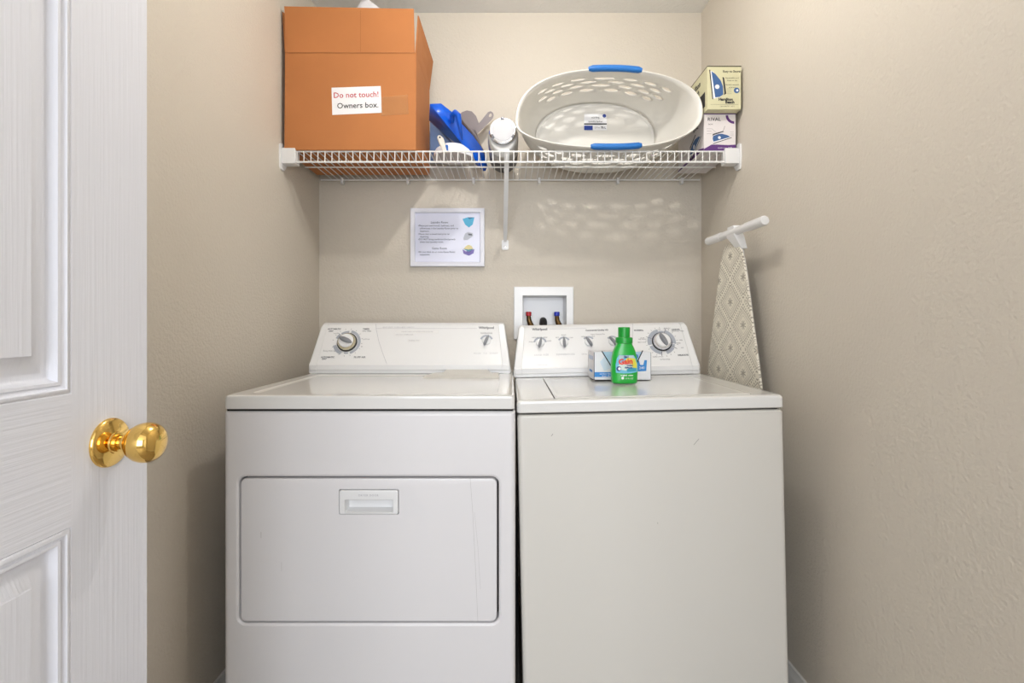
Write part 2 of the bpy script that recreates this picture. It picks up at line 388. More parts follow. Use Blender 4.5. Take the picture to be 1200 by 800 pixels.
# control panel artwork
txt = MB(); lite = MB()
a, b = h(407, 401)
big_knob(dry, pl, a, b, math.radians(68), .037, M('pale_gold_ring', (212, 203, 176), .15, metal=1))
arcs = MB()
for d0, d1, r0, r1 in ((-70, 78, .0395, .049), (88, 128, .0395, .046), (133, 160, .0395, .048), (195, 248, .0395, .052), (262, 282, .0395, .046)):
    pl.arc(arcs, a, b, r0, r1, d0, d1)
arcs.build('dial_marking', PGREY, dry)
for d in range(-160, 190, 22): pl.line(txt, [(a+.052*math.cos(math.radians(d)), b+.052*math.sin(math.radians(d))), (a+.056*math.cos(math.radians(d)), b+.056*math.sin(math.radians(d)))], .0012)
for t, px, py, s in (('AUTOMATIC', 392, 385.5, .0085), ('DRY', 388, 388, .0085), ('TIMED', 429, 385.5, .0085), ('DRY MIN.', 430, 388, .008),
                     ('AUTOMATIC', 384, 418.5, .0085), ('DRY', 380, 420.6, .0085), ('FLUFF AIR', 421.5, 418.5, .0095), ('Very Dry', 394.5, 390.5, .006),
                     ('Energy Preferred', 386, 411, .0065), ('60', 424, 406, .006), ('COTTON', 429, 397.5, .006), ('TEMPERATURE', 570, 390.4, .0068)):
    u, v = h(px, py); pl.text(txt, t, u, v, s, bold=.00025 if s > .0083 else 0)
u, v = h(570, 384); pl.text(txt, 'Whirlpool', u, v, .0135, bold=.0004)
u, v = h(569.5, 414); pl.text(lite, 'PUSH  TO  START', u, v, .0085, space=1.35)
u, v = h(467, 383.4); pl.text(lite, 'HEAVY DUTY   EXTRA LARGE CAPACITY', u, v, .0065)
pl.line(lite, [h(441, 384.7), h(559, 384.7)], .0009)
pl.line(lite, [h(440.5, 379.5), h(441, 386), h(444, 400), h(449, 415), h(453.6, 427.2)], .0011)
txt.build('lettering', PDARK, dry); lite.build('light_lettering', PLITE, dry)
st = MB(); stx = MB(); CREAM = M('cream_sticker', (231, 230, 228), .6)
for x0_, x1_, yc, t in ((464, 514, 388.7, 'PLEASE CLEAN LINT FILTER AFTER EACH USE'), (462, 486, 392, 'DO NOT OVERLOAD'), (477, 493, 399, 'THANK YOU')):
    (a0, v0), (a1, _) = h(x0_, yc), h(x1_, yc); pl.rect(st, a0, a1, v0-.0052, v0+.0052, .0003); pl.text(stx, t, (a0+a1)/2, v0, .0058 if len(t) > 30 else .0068, .0006)
st.build('sticker', CREAM, dry)['kind'] = 'stuff'; stx.build('sticker_lettering', PLITE, dry)
a, b = h(570, 399.5); small_knob(dry, pl, a, b, math.radians(-22))

# ---------------------------------------------------------------- washer (stands with a slight lean to the left)
wx0, wx1, wyf, wyb = 0.0365, 0.7225, 1.278, 1.945
wcx = (wx0+wx1)/2; ROLL = math.radians(-1.25)
wash = thing('washing_machine', 'white top-loading washer with a row of knobs, standing right of the dryer', 'washing machine', (wcx, (wyf+wyb)/2, 0))
WM = Matrix.Translation((wcx, 0, 0)) @ Matrix.Rotation(ROLL, 4, 'Y') @ Matrix.Translation((-wcx, 0, 0)); WI = WM.inverted()
def wsh(mb, name, mat, par=None): return mb.build(name, mat, par or wash)
ww = wx1-wx0; wz0, wzt = .03, .8655
V0 = lambda ins, r: rrect(wcx, (wyf+wyb)/2, ww-2*ins, wyb-wyf-2*ins, r)
wsh(MB().loft([lxy(V0(.02, .012), wz0), lxy(V0(0, .012), wz0+.02), lxy(V0(0, .012), wzt-.008), lxy(V0(.002, .012), wzt-.003), lxy(V0(.006, .010), wzt)], True, True), 'cabinet', ENAM2)
wsh(MB().loft([lxy(V0(.008, .012), wzt-.004), lxy(V0(.008, .012), wzt+.005)], True, True), 'seam', GAPM)
lidx0, lidx1, lidy0, lidy1 = .136, .655, 1.308, 1.775
lcx, lcy2, lww, lhh = (lidx0+lidx1)/2, (lidy0+lidy1)/2, lidx1-lidx0, lidy1-lidy0
K0 = lambda ins, r: rrect(lcx, lcy2, lww-2*ins, lhh-2*ins, r)
ZT = .9025
wsh(MB().loft([lxy(V0(.003, .010), wzt+.003), lxy(V0(-.001, .012), wzt+.006), lxy(V0(-.001, .012), ZT-.009), lxy(V0(.001, .012), ZT-.003), lxy(V0(.006, .010), ZT), lxy(V0(.020, .008), ZT),
               lxy(K0(-.010, .010), ZT), lxy(K0(-.0015, .004), ZT-.0012), lxy(K0(-.001, .004), ZT-.02)], True, True), 'top_panel', ETOP)
wsh(MB().loft([lxy(K0(-.003, .004), ZT-.0205), lxy(K0(-.003, .004), ZT-.0195)], True, True), 'lid_gap', GAPM)
lid = wsh(MB().loft([lxy(K0(.002, .004), ZT-.019), lxy(K0(.002, .004), ZT-.001), lxy(K0(.004, .004), ZT+.0008), lxy(K0(.012, .006), ZT+.001), lxy(K0(.022, .008), ZT-.0015)], True, True), 'lid', ETOP)
for fx in (wx0+.05, wx1-.05):
    for fy in (wyf+.06, wyb-.06):
        zf = WM @ Vector((fx, fy, .03)); bot = .03-zf.z      # local height of the floor at this foot
        wsh(MB().lathe([(.02, 0), (.02, .008), (.009, .010), (.009, .03-bot+.004)], (fx, fy, bot+.0006), (0, 0, 1), 16), 'foot', BLACK)
wl = console(wash, .0325, .7085, 1.800, .9165, 1.091, .13, 1.940)
wl = Plane(wl.o+wl.n*.0003, wl.r, wl.u)
g = lambda px, py: wl.hit(px, py, WI)
txt = MB(); lite = MB(); arcs = MB()
for px, py, ang, arc in ((633, 402, -14, (10, 170)), (661, 401.5, 2, (30, 150)), (690, 401, 28, (40, 140)), (718, 400.5, 35, (40, 140))):
    a, b = g(px, py); small_knob(wash, wl, a, b, math.radians(ang), .0185, arc)
a, b = g(775.5, 400.5)
big_knob(wash, wl, a, b, math.radians(24), .037)
for d0, d1, r0, r1 in ((70, 100, .038, .045), (100, 158, .038, .052), (-10, 68, .038, .052), (158, 195, .038, .053), (200, 262, .038, .051), (-28, -12, .038, .048), (-75, -30, .038, .050)):
    wl.arc(arcs, a, b, r0, r1, d0, d1-1.5)
arcs.build('dial_marking', PGREY, wash)
for d in (262, 158, 68, -28): wl.line(txt, [(a+.038*math.cos(math.radians(d)), b+.038*math.sin(math.radians(d))), (a+.056*math.cos(math.radians(d)), b+.056*math.sin(math.radians(d)))], .002)
for d in range(-80, 260, 17): wl.line(txt, [(a+.055*math.cos(math.radians(d)), b+.055*math.sin(math.radians(d))), (a+.060*math.cos(math.radians(d)), b+.060*math.sin(math.radians(d)))], .0012)
for t, px, py, s in (('NORMAL', 748.5, 387, .0085), ('HEAVY', 782, 384.8, .0075), ('CASUAL', 792, 386, .0085), ('PERMANENT PRESS', 794, 388, .0055), ('DELICATE', 800.5, 416, .0085),
                     ('SPIN', 798, 398.5, .006), ('RINSE', 795, 402, .006), ('OFF', 799.5, 407.5, .006), ('SOAK', 753, 396, .006), ('PRE WASH', 753, 397.5, .006), ('HEAVY SOIL', 752, 401, .006),
                     ('SUPER WASH', 771, 418, .0065), ('EXTRA RINSE', 779.5, 421, .006), ('Off', 772.5, 386, .006), ('Commercial Quality HD', 699.5, 386.8, .0085), ('Super Capacity Plus', 700.5, 391.5, .0065),
                     ('MEDIUM', 627, 395.5, .006), ('LARGE', 638.5, 395.3, .006), ('SMALL', 622.5, 400.5, .006), ('SUPER', 643.5, 399.5, .006), ('WARM', 660.5, 392.5, .006), ('HOT', 653, 395.5, .006), ('COLD', 669, 395.5, .006),
                     ('HIGH', 683.5, 394.5, .006), ('LOW', 695, 394, .006)):
    u, v = g(px, py); wl.text(txt, t, u, v, s, bold=.0003 if s > .008 else 0)
u, v = g(632.5, 385.8); wl.text(txt, 'Whirlpool', u, v, .0135, bold=.0004)
for t, px, py in (('LOAD SIZE', 634.5, 415.8), ('TEMPERATURE', 662.5, 415.2), ('SPIN SPEED', 690, 414.8), ('EXTRA RINSE', 719, 414.4)):
    u, v = g(px, py); wl.text(lite, t, u, v, .0085, space=1.3)
wl.line(lite, [g(644, 385.4), g(687, 384.7)], .0009)
wl.line(lite, [g(741.5, 379), g(741.5, 396), g(739, 425)], .0009)
u, v = g(635, 427.5); wl.text(lite, 'residential use only', u, v, .005)
txt.build('lettering', PDARK, wash); lite.build('light_lettering', PLITE, wash)
# scratches on the front
sc = MB(); SCR = M('scratch', (150, 146, 140), .6)
fp = Plane((0, wyf-.0003, 0), (1, 0, 0), (0, 0, 1))
for x0_, y0_, x1_, y1_ in ((813, 521, 819, 514), (770.5, 612, 771, 613.4), (646, 511, 648, 508)):
    a0, b0 = fp.hit(x0_, y0_, WI); a1, b1 = fp.hit(x1_, y1_, WI); sc = MB(); fp.line(sc, [(a0, b0), (a1, b1)], .0013); sc.build('scratch', SCR, wash)
wash.rotation_euler = (0, ROLL, 0)
# dryer scratches
sc = MB(); fd = Plane((0, dyf+.0012, 0), (1, 0, 0), (0, 0, 1))
for pts, w in (([(551, 560), (554, 600), (557, 660), (560, 728)], .0007), ([(556, 600), (560, 640), (563, 690)], .0005), ([(306, 623), (306, 630)], .0012), ([(330, 658), (330, 669)], .0007)):
    sc = MB(); fd.line(sc, [fd.hit(*q) for q in pts], w); sc.build('scratch', M('faint_scratch', (188, 186, 184), .6), dl)
# drain hose hanging in the gap between the machines
hs = MB().tube([(.10, 2.03, .95), (.06, 2.03, .6), (.0215, 2.0, .40), (.0215, 1.8, .26), (.0225, 1.6, .13), (.024, 1.45, .03), (.024, 1.40, .0068)], .006, 10)
tag(hs.build('drain_hose', M('grey_hose', (92, 90, 88), .5)), 'grey hose hanging in the narrow gap between dryer and washer', 'hose')

# ---------------------------------------------------------------- valve box in the wall
vb = thing('washer_outlet_box', 'white recessed laundry valve box in the wall above the washer', 'outlet box', (.145, YB, .99))
ox0, ox1, oz0, oz1 = .0150, .2740, 1.022, 1.2510
fr = MB(); 
Q = lambda x0, x1, z0, z1, y: [(x0, y, z0), (x1, y, z0), (x1, y, z1), (x0, y, z1)]
fr.loft([Q(ox0, ox1, oz0, oz1, YB-.0003), Q(ox0, ox1, oz0, oz1, YB-.007), Q(ox0+.003, ox1-.003, oz0+.003, oz1-.003, YB-.010), Q(hx0+.001, hx1-.001, oz0+.037, hz1-.001, YB-.010),
         Q(hx0+.003, hx1-.003, oz0+.039, hz1-.003, YB-.006)], False, False, smooth=False)
fr.build('frame', PLAST, vb)
MB().loft([Q(hx0+.003, hx1-.003, oz0+.039, hz1-.003, YB-.006), Q(hx0+.006, hx1-.006, oz0+.045, hz1-.006, YB+.085)], False, True, smooth=False).build('box_liner', PLAST, vb)
HOSE = M('black_hose', (30, 28, 28), .45)
for px, nm, col in ((619.5, 'valve', (176, 24, 40)), (652.5, 'valve', (30, 50, 176))):
    c = P(px, 368, YB+.03); m_ = M('valve_red' if px < 630 else 'valve_blue', col, .35)
    v_ = MB().tube([c+Vector((0, 0, -.006)), c+Vector((.002, -.002, -.028)), c+Vector((.010, -.012, -.050)), c+Vector((.014, -.016, -.075))], [.009, .011, .013, .013], 12).build('valve', M('valve_brass', (110, 88, 60), .3, metal=1), vb)
    MB().lathe([(.0105, -.008), (.0125, -.006), (.0125, .008), (.0105, .0105)], c, (0, 0, 1), 14).build('valve_cap', m_, v_)
    tag(MB().tube([c+Vector((.014, -.018, -.078)), c+Vector((.018, -.048, -.105)), c+Vector((.018, -.08, -.15)), c+Vector((.018, -.09, -.4))], .0125, 10).build('supply_hose', HOSE),
        'black supply hose below the %s valve cap in the wall box' % ('red' if px < 630 else 'blue'), 'hose', 'washer supply hoses')
c = P(637, 376, YB-.02)
tag(MB().tube([c+Vector((-.0, .06, -.012)), c+Vector((-.0, .03, .002)), c+Vector((0, 0, -.004)), c+Vector((-.002, -.03, -.03)), c+Vector((-.005, -.045, -.25))], .0155, 12).build('drain_pipe_hose', HOSE), 'thick black drain hose hooked into the middle of the wall box', 'hose')

# ---------------------------------------------------------------- wire shelf
SZ = 1.7140; SY = 1.800; SB = 2.140; RW = .0022
sh = thing('wire_shelf', 'white wire shelf running wall to wall above the machines', 'shelf', (0, 1.97, SZ))
def rod(p0, p1, r=.003): return MB().tube([p0, p1], r, 8)
rod((-.80, SY, SZ), (.80, SY, SZ)).build('front_rail', WIRE, sh)
rod((-.80, SY-.002, 1.6755), (.80, SY-.002, 1.6755), .0036).build('lower_rail', WIRE, sh)
rod((-.812, 1.965, SZ-.005), (.812, 1.965, SZ-.005)).build('middle_rail', WIRE, sh)
rod((-.815, SB, SZ-.005), (.815, SB, SZ-.005), .0032).build('back_rail', WIRE, sh)
base = None
NW = 62
for i in range(NW):
    x = -.770+i*(1.540/(NW-1))
    if base is None:
        base = MB().tube([(x, SB, SZ), (x, SY-.001, SZ), (x, SY-.004, SZ-.003), (x, SY-.005, 1.675)], RW*.85, 6).build('wire', WIRE, sh)
        bx = x
    else:
        c_ = base.copy(); c_.location = (x-bx, 0, 0); c_.parent = sh; COL.objects.link(c_)
for s_ in (-1, 1):
    xw = XR*s_
    b_ = MB()
    loops = []
    for dx in (.0003, .006):
        loops.append([(xw-s_*dx, y, z) for y, z in ((1.785, 1.655), (1.781, 1.690), (1.783, 1.735), (1.792, 1.742), (1.822, 1.742), (1.834, 1.70), (1.834, 1.668), (1.815, 1.648), (1.790, 1.648))])
    b_.loft(loops, True, True, smooth=False)
    xx = sorted((xw-s_*.005, xw-s_*.056)); b_.box(xx[0], xx[1], 1.789, 1.830, 1.668, 1.7245, .004)
    b_.build('end_bracket', PLAST, sh)
for px in (401, 478, 555, 632, 724, 799):
    x = P(px, 207, SB).x
    MB().box(x-.0055, x+.0055, SB-.008, YB-.0003, SZ-.022, SZ+.004, .002).build('wall_clip', PLAST, sh)
xb = P(592.5, 200, 1.80).x*1.0
br = MB(); p0 = Vector((P(594, 178, SY).x, SY-.008, 1.713)); p1 = Vector((P(592, 285, YB).x, YB-.012, 1.449))
# U-channel brace
d = (p1-p0).normalized(); sd = Vector((1, 0, 0)); nn = sd.cross(d).normalized()
def sect(p, w): return [p-sd*w+nn*.006, p-sd*w-nn*.006, p+sd*w-nn*.006, p+sd*w+nn*.006]
br.loft([sect(p0+Vector((0, 0, .004)), .009), sect(p0, .009), sect(p0+d*.06, .0085), sect(p1-d*.05, .0085), sect(p1, .006)], True, True, smooth=False)
brace = br.build('support_brace', PLAST, sh)
wx_ = p1.x
MB().loft([lxz(rrect(wx_, 1.432, .030, .044, .008), YB-.0003), lxz(rrect(wx_, 1.432, .030, .044, .008), YB-.004), lxz(rrect(wx_, 1.432, .026, .040, .007), YB-.0055)], True, True).build('foot_plate', PLAST, brace)
MB().lathe([(.0045, 0), (.0045, .002), (.002, .003)], (wx_, YB-.0055, 1.424), (0, -1, 0), 12).build('screw', CHROME, brace)
DZ = SZ+.0032      # resting height on the wires

# ---------------------------------------------------------------- cardboard box
cb = thing('cardboard_box', 'large brown cardboard box with raised flaps on the left end of the shelf', 'box', (-.58, 1.95, DZ))
bx0, bx1, by0, by1, bz1 = -.8140, -.3400, 1.792, 2.095, 2.066
T = .004
def wallp(name, pts, off): return MB().prism(pts, off).build(name, [CARD], cb)
wallp('front_side', [(bx0, by0, DZ), (bx1, by0, DZ), (bx1-.002, by0, bz1), (bx0+.003, by0, bz1)], (0, T, 0))
wallp('back_side', [(bx0, by1-T, DZ), (bx1, by1-T, DZ), (bx1, by1-T, bz1), (bx0, by1-T, bz1)], (0, T, 0))
wallp('left_side', [(bx0, by0+T, DZ), (bx0, by1-T, DZ), (bx0, by1-T, bz1), (bx0, by0+T, bz1)], (T, 0, 0))
wallp('right_side', [(bx1-T, by0+T, DZ), (bx1-T, by1-T, DZ), (bx1-T, by1-T, bz1), (bx1-T, by0+T, bz1)], (T, 0, 0))
MB().box(bx0+T, bx1-T, by0+T, by1-T, DZ, DZ+T).build('bottom', CARD, cb)
wallp('flap', [(bx0+.004, by0-.001, bz1+.001), (bx1-.004, by0-.001, bz1+.001), (bx1-.007, by0-.005, bz1+.156), (bx0+.002, by0-.005, bz1+.165)], (0, T, 0))
wallp('flap', [(bx0+.004, by1-T, bz1+.001), (bx1-.004, by1-T, bz1+.001), (bx1-.004, by1+.01, bz1+.145), (bx0+.004, by1+.01, bz1+.145)], (0, T, 0))
wallp('flap', [(bx1-T, by0+.004, bz1+.001), (bx1-T, by1-.004, bz1+.001), (bx1+.014, by1-.016, bz1+.12), (bx1+.004, by0+.012, bz1+.142)], (T, 0, 0))
wallp('flap', [(bx0, by0+.004, bz1-.0), (bx0, by1-.004, bz1-.0), (bx0-.005, by1-.004, bz1+.14), (bx0-.009, by0+.004, bz1+.150)], (T, 0, 0))
bp_ = Plane((0, by0, 0), (1, 0, 0), (0, 0, 1))
cr = MB(); bp_.line(cr, [(bx0+.002, bz1), (bx1-.002, bz1)], .0018, .0012); 
bp_.line(cr, [(P(423, 0, by0).x, bz1+.001), (P(423, 0, by0).x, bz1+.150)], .0009, .0062)
cr.build('crease', M('cardboard_crease', (140, 86, 46), .8), cb)
sp = MB(); rot = math.radians(1.6); s0 = bp_.hit(418, 118)
c_, s_ = math.cos(rot), math.sin(rot)
def rp(x, y): return (s0[0]+x*c_-y*s_, s0[1]+x*s_+y*c_)
sp_pts = [rp(-.089, -.049), rp(.090, -.046), rp(.088, .050), rp(-.089, .049)]
mbp = MB(); mbp.prism([bp_.at(a, b, .0004) for a, b in sp_pts], (0, -.0006, 0)); sg = mbp.build('paper_sign', PAPER, cb)
sg['label'] = 'white paper note reading Do not touch! Owners box.'
t1 = MB(); bp_.text(t1, 'Do not touch!', *rp(-.001, .020), .0282, .0016, rot=rot, bold=.0002); t1.build('red_lettering', RED, sg)
t2 = MB(); bp_.text(t2, 'Owners box.', *rp(.004, -.018), .0282, .0016, rot=rot, bold=.0002); t2.build('black_lettering', INK, sg)
TAPE = M('clear_tape', (214, 160, 108), .08, alpha=.35, coat=.6, bump=(45, .8, .004))
tp = MB(); bp_.poly(tp, [bp_.hit(447, 114), bp_.hit(478, 111), bp_.hit(479, 134), bp_.hit(447, 136)], .0022); tp.build('tape', TAPE, cb)
# crumpled white bag poking out of the box
bm = bmesh.new(); bmesh.ops.create_icosphere(bm, subdivisions=4, radius=1)
for v in bm.verts:
    n = v.co.copy(); k = 1+.16*math.sin(5*n.x+3*n.y)+.13*math.sin(9*n.y-4*n.z+1)+.10*math.sin(13*n.z+7*n.x)
    v.co = Vector((n.x*.19*k, n.y*.11*k, n.z*.13*k + max(0, n.z)*.080*math.exp(-((n.x-.10)/.26)**2)))
tag(MB().bm(bm, True).xf(Matrix.Translation((-.590, 1.935, 2.108))).build('plastic_bag', M('white_bag', (232, 232, 236), .35, bump=(30, .6, .01))), 'crumpled white plastic bag peeking over the flaps of the cardboard box', 'bag')

# ---------------------------------------------------------------- dustpans
def oriented(o, u, v):
    u = Vector(u).normalized(); n = u.cross(Vector(v)).normalized(); v = n.cross(u)
    return lambda a, b, c=0: Vector(o)+u*a+v*b+n*c
# bright blue dustpan: V section running diagonally down to the shelf
BLUE = M('bright_blue_plastic', (10, 92, 212), .32, coat=.2)
bd = thing('dustpan', 'bright blue dustpan leaning diagonally beside the cardboard box', 'dustpan', (-.19, 1.95, DZ))
secs_ = [((503, 141, 1.95), (504, 122, 1.86), (517, 121.5, 1.885)), ((514, 151, 1.985), (517, 138, 1.90), (529, 131, 1.925)), ((526, 161, 2.02), (530, 154, 1.94), (541, 145, 1.965)),
         ((541, 173, 2.04), (543, 170, 1.975), (554, 159, 2.0)), ((554, 188, 2.05), (556, 186, 2.01), (565, 174, 2.035)), ((566, 200.0, 2.055), (569, 200.0, 2.045), (571, 195, 2.055))]
MB().loft([[P(*q) for q in l] for l in secs_], smooth=False, closed=False).add([P(*q) for q in secs_[0]], [(0, 1, 2)]).build('pan', BLUE, bd, solid=.003)
MB().tube([P(*q) for q in ((530, 143, 1.93), (530, 135, 1.905), (533.5, 132, 1.885), (537, 135, 1.875), (538.5, 145, 1.885), (540.5, 156, 1.925), (541.5, 163, 1.96))], [.007, .010, .0115, .0115, .009, .007, .004], 12).build('handle', BLUE, bd)
# grey dustpan behind with a rounded handle with a hanging hole
GREYP = M('grey_plastic', (122, 112, 114), .4)
gd = thing('dustpan', 'grey dustpan with a rounded hanging handle, behind the blue dustpan', 'dustpan', (-.12, 2.03, DZ))
YG = 2.085
def img(pts, Y): return [P(x, y, Y) for x, y in pts]
def grey_outline():
    return [(537, 137), (541, 131.5), (547, 129.3), (553, 130.5), (558, 136), (561, 144), (556.5, 148.5), (560, 160), (566, 176), (571, 190), (562, 190), (545, 165)]
gmb = MB().prism(img(grey_outline(), YG), (0, .004, 0))
gmb.build('pan', GREYP, gd)
rimp = [P(x, y, YG-.004) for x, y in ((537, 137), (545, 147), (556, 160), (566, 178), (570.5, 190.5))]
MB().tube(rimp, .006, 8).build('rim', M('dark_grey_plastic', (84, 72, 72), .4), gd)
hd = MB()
outer = [(578.6, 135), (577.6, 131.8), (575, 130.2), (571.8, 131.4), (568.2, 135.8), (562, 143.5), (555.5, 149), (559, 157), (566, 150.5), (571.5, 145), (575.5, 141), (577.8, 138)]
inn = [(576.3, 134.8), (576.1, 133.5), (575.2, 132.8), (574.2, 133.2), (573.4, 134.2), (572.9, 135.3), (572.8, 136.3), (573.2, 137), (574, 137.2), (574.8, 137), (575.6, 136.4), (576.1, 135.7)]
hd.loft([img(inn, YG-.0045), img(inn, YG-.012), img(outer, YG-.012), img(outer, YG-.0045), img(inn, YG-.0045)], smooth=False); hd.build('handle', GREYP, gd)
# slate blue bin lid behind, with a grey rim on its slanting edge
sd_ = thing('dustpan', 'slate blue dustpan with a grey slanting rim, upright against the cardboard box', 'dustpan', (-.29, 2.06, DZ))
YS = 2.10
MB().prism(img([(504, 142), (509, 142), (546, 182), (549, 191), (504, 191)], YS), (0, .006, 0)).build('pan', M('slate_blue_plastic', (86, 110, 150), .4), sd_)
MB().prism([P(508, 142, YS-.001), P(513, 142, YS-.001), P(551, 182, YS-.001), P(546, 185, YS-.001)], (0, -.012, 0)).build('rim', M('grey_rim', (140, 140, 146), .4), sd_)
# white domed scoop
dcx_, dcy_ = -.218, 1.890
dm_ = thing('plastic_dish', 'white upturned domed dish on the shelf below the blue dustpan', 'dish', (dcx_, dcy_, DZ))
MB().lathe([(.074, 0), (.072, .014), (.064, .030), (.046, .044), (.022, .051), (.002, .053)], (dcx_, dcy_, DZ+.0015), (0, 0, 1), 36).build('dome', M('white_dish', (236, 238, 246), .35), dm_)
MB().lathe([(.0745, 0), (.0745, .0014)], (dcx_, dcy_, DZ+.0001), (0, 0, 1), 36).build('underside', M('grey_underside', (196, 186, 184), .5), dm_)
# small brush standing in front
hb = thing('hand_brush', 'small brush with a pale handle and hanging hole, in front of the white domed dish', 'brush', (-.262, 1.806, DZ))
p0 = P(515.5, 161, 1.800); p1 = P(522.5, 180, 1.806); ax = (p1-p0)
loops = []
for t, w in ((-.10, .004), (-.05, .0085), (.05, .0115), (.25, .0118), (.6, .010), (.95, .0090)):
    c = p0+ax*t; loops.append([c+Vector((-w, 0, 0)), c+Vector((-w*.7, -.005, 0)), c+Vector((w*.7, -.005, 0)), c+Vector((w, 0, 0)), c+Vector((w*.7, .005, 0)), c+Vector((-w*.7, .005, 0))])
MB().loft(loops, True, True).build('handle', M('pale_handle', (222, 214, 204), .4), hb)
MB().lathe([(.003, 0), (.003, .0012)], p0+ax*.03+Vector((0, -.0052, 0)), (0, -1, 0), 12).build('hanging_hole', BLACK, hb)
MB().box(p1.x-.006, p1.x+.008, 1.801, 1.811, DZ+.0002, DZ+.022, .002).build('bristles', M('blue_bristles', (36, 96, 176), .7), hb)

# ---------------------------------------------------------------- silver canister with a white lid
cn = thing('canister', 'silver canister with a white clipped lid and black base, lying on the shelf', 'canister', (-.03, 1.97, DZ))
ccx = P(589.5, 150, 1.88).x
def csec(Y, cz, rx, rz, n=32): return [(ccx+rx*math.cos(2*math.pi*k/n), Y, cz+rz*math.sin(2*math.pi*k/n)) for k in range(n)]
MB().loft([csec(1.868, 1.8015, .050, .052), csec(1.872, 1.797, .0565, .060), csec(1.880, 1.7910, .0575, .0715), csec(1.96, 1.7790, .0580, .0605)], True, True).build('body', M('brushed_silver', (178, 176, 172), .42, metal=.6), cn)
MB().loft([csec(1.9605, 1.7780, .0575, .0595), csec(2.07, 1.7760, .0580, .0582), csec(2.082, 1.7760, .050, .050)], True, True).build('rear_base', BLACK, cn)
lidp = Plane((ccx, 1.866, 1.812), (1, 0, 0), (0, .10, 1))
ld = MB().lathe([(.051, 0), (.052, .004), (.050, .008), (.046, .009)], lidp.at(0, 0), lidp.n, 40).build('lid_ring', CHROME, cn)
MB().lathe([(.0415, .006), (.0415, .0105), (.038, .0115), (.003, .0125)], lidp.at(0, 0), lidp.n, 40).build('lid', M('white_lid', (200, 200, 203), .5), cn)
for d in (92, 212, 328):
    c = lidp.at(.045*math.cos(math.radians(d)), .045*math.sin(math.radians(d)), .011); q = MB().box(-.007, .007, -.004, .003, -.004, .004, .0015).xf(Matrix.Translation(c) @ Matrix.Rotation(-math.radians(d-90), 4, 'Y'))
    q.build('clip', M('clip_metal', (110, 110, 114), .3, metal=.8), cn)

# ---------------------------------------------------------------- laundry basket lying on its side
bk = thing('laundry_basket', 'white oval plastic laundry basket with blue grips, lying on its side on the shelf', 'basket', (.36, 1.95, DZ))
BCX = .355
def se(t, n): c, s = math.cos(t), math.sin(t); return math.copysign(abs(c)**(2/n), c), math.copysign(abs(s)**(2/n), s)
def rim_pt(t):
    c, s = se(t, 2.35); hh = .176 if s > 0 else .114
    z = 1.837+hh*s+c*.022*(1-abs(s)); Y = 1.776+(.030*(s+.545)/1.545 if s > -.545 else 0)
    return Vector((BCX+.332*c, Y, max(z, DZ+.0045)))
def base_pt(t):
    c, s = se(t, 2.2); return Vector((BCX+.250*c, 2.085, 1.868+(.146*s)))
def S(t, v):
    a, b = base_pt(t), rim_pt(t); p = a.lerp(b, v)
    # slight outward belly near the base so that the wall rounds into the floor
    k = .055*math.sin(math.pi*min(1, v*1.0))*(1-v)
    q = p-Vector((BCX, 0, 1.86)); q.y = 0; q.normalize(); p = p+q*k*.6; p.z = max(p.z, DZ+.0022); return p
BW = M('basket_plastic', (226, 223, 216), .35)
wall = MB(); NC = 24; cell = 2*math.pi/NC
rows = [(0, .10), (.10, .24), (.24, .38), (.38, .52), (.52, .66), (.66, .80), (.80, 1.0)]
for ri, (v0, v1) in enumerate(rows):
    off = (ri % 2)*cell/2
    for k in range(NC):
        t0 = k*cell+off; cc = abs(math.cos(t0+cell/2))
        corner = lambda f, g_: S(t0+cell*f, v0+(v1-v0)*g_)
        if not (2 <= ri <= 5 and cc < .76):
            vs = [corner(a/4, b/2) for b in range(3) for a in range(5)]
            wall.add(vs, [(b*5+a, b*5+a+1, b*5+a+6, b*5+a+5) for b in range(2) for a in range(4)], True)
        else:
            ring = [(1, .5), (1, 1), (.75, 1), (.5, 1), (.25, 1), (0, 1), (0, .5), (0, 0), (.25, 0), (.5, 0), (.75, 0), (1, 0)]
            hl = []
            for x, y in ring:
                a = math.atan2((y-.5), (x-.5)*1.0); q = abs(math.cos(a))
                hl.append((.5+.37*math.cos(a), .5+.33*math.sin(a)*(1-.35*q)))
            n = len(ring); wall.add([corner(*p) for p in ring]+[corner(*p) for p in hl], [(j_, (j_+1) % n, n+(j_+1) % n, n+j_) for j_ in range(n)], True)
def weld(mb, d=1e-4):
    key = {}; vs = []; idx = []
    for p in mb.v:
        k = tuple(round(c/d) for c in p)
        if k not in key: key[k] = len(vs); vs.append(p)
        idx.append(key[k])
    mb.f = [tuple(idx[i] for i in f) for f in mb.f]; mb.v = vs
weld(wall)
wall.build('wall', BW, bk, solid=.0028)
fl = MB(); N_ = 72; ring = [S(2*math.pi*k/N_, 0) for k in range(N_)]; cen = Vector((BCX, 2.085, 1.868))
fl.loft([ring, [cen.lerp(p, .95)+Vector((0, .003, 0)) for p in ring], [cen.lerp(p, .93)+Vector((0, -.001, 0)) for p in ring], [cen.lerp(p, .02)+Vector((0, -.001, 0)) for p in ring]], False, True)
fl.build('floor_panel', BW, bk, solid=.0028)
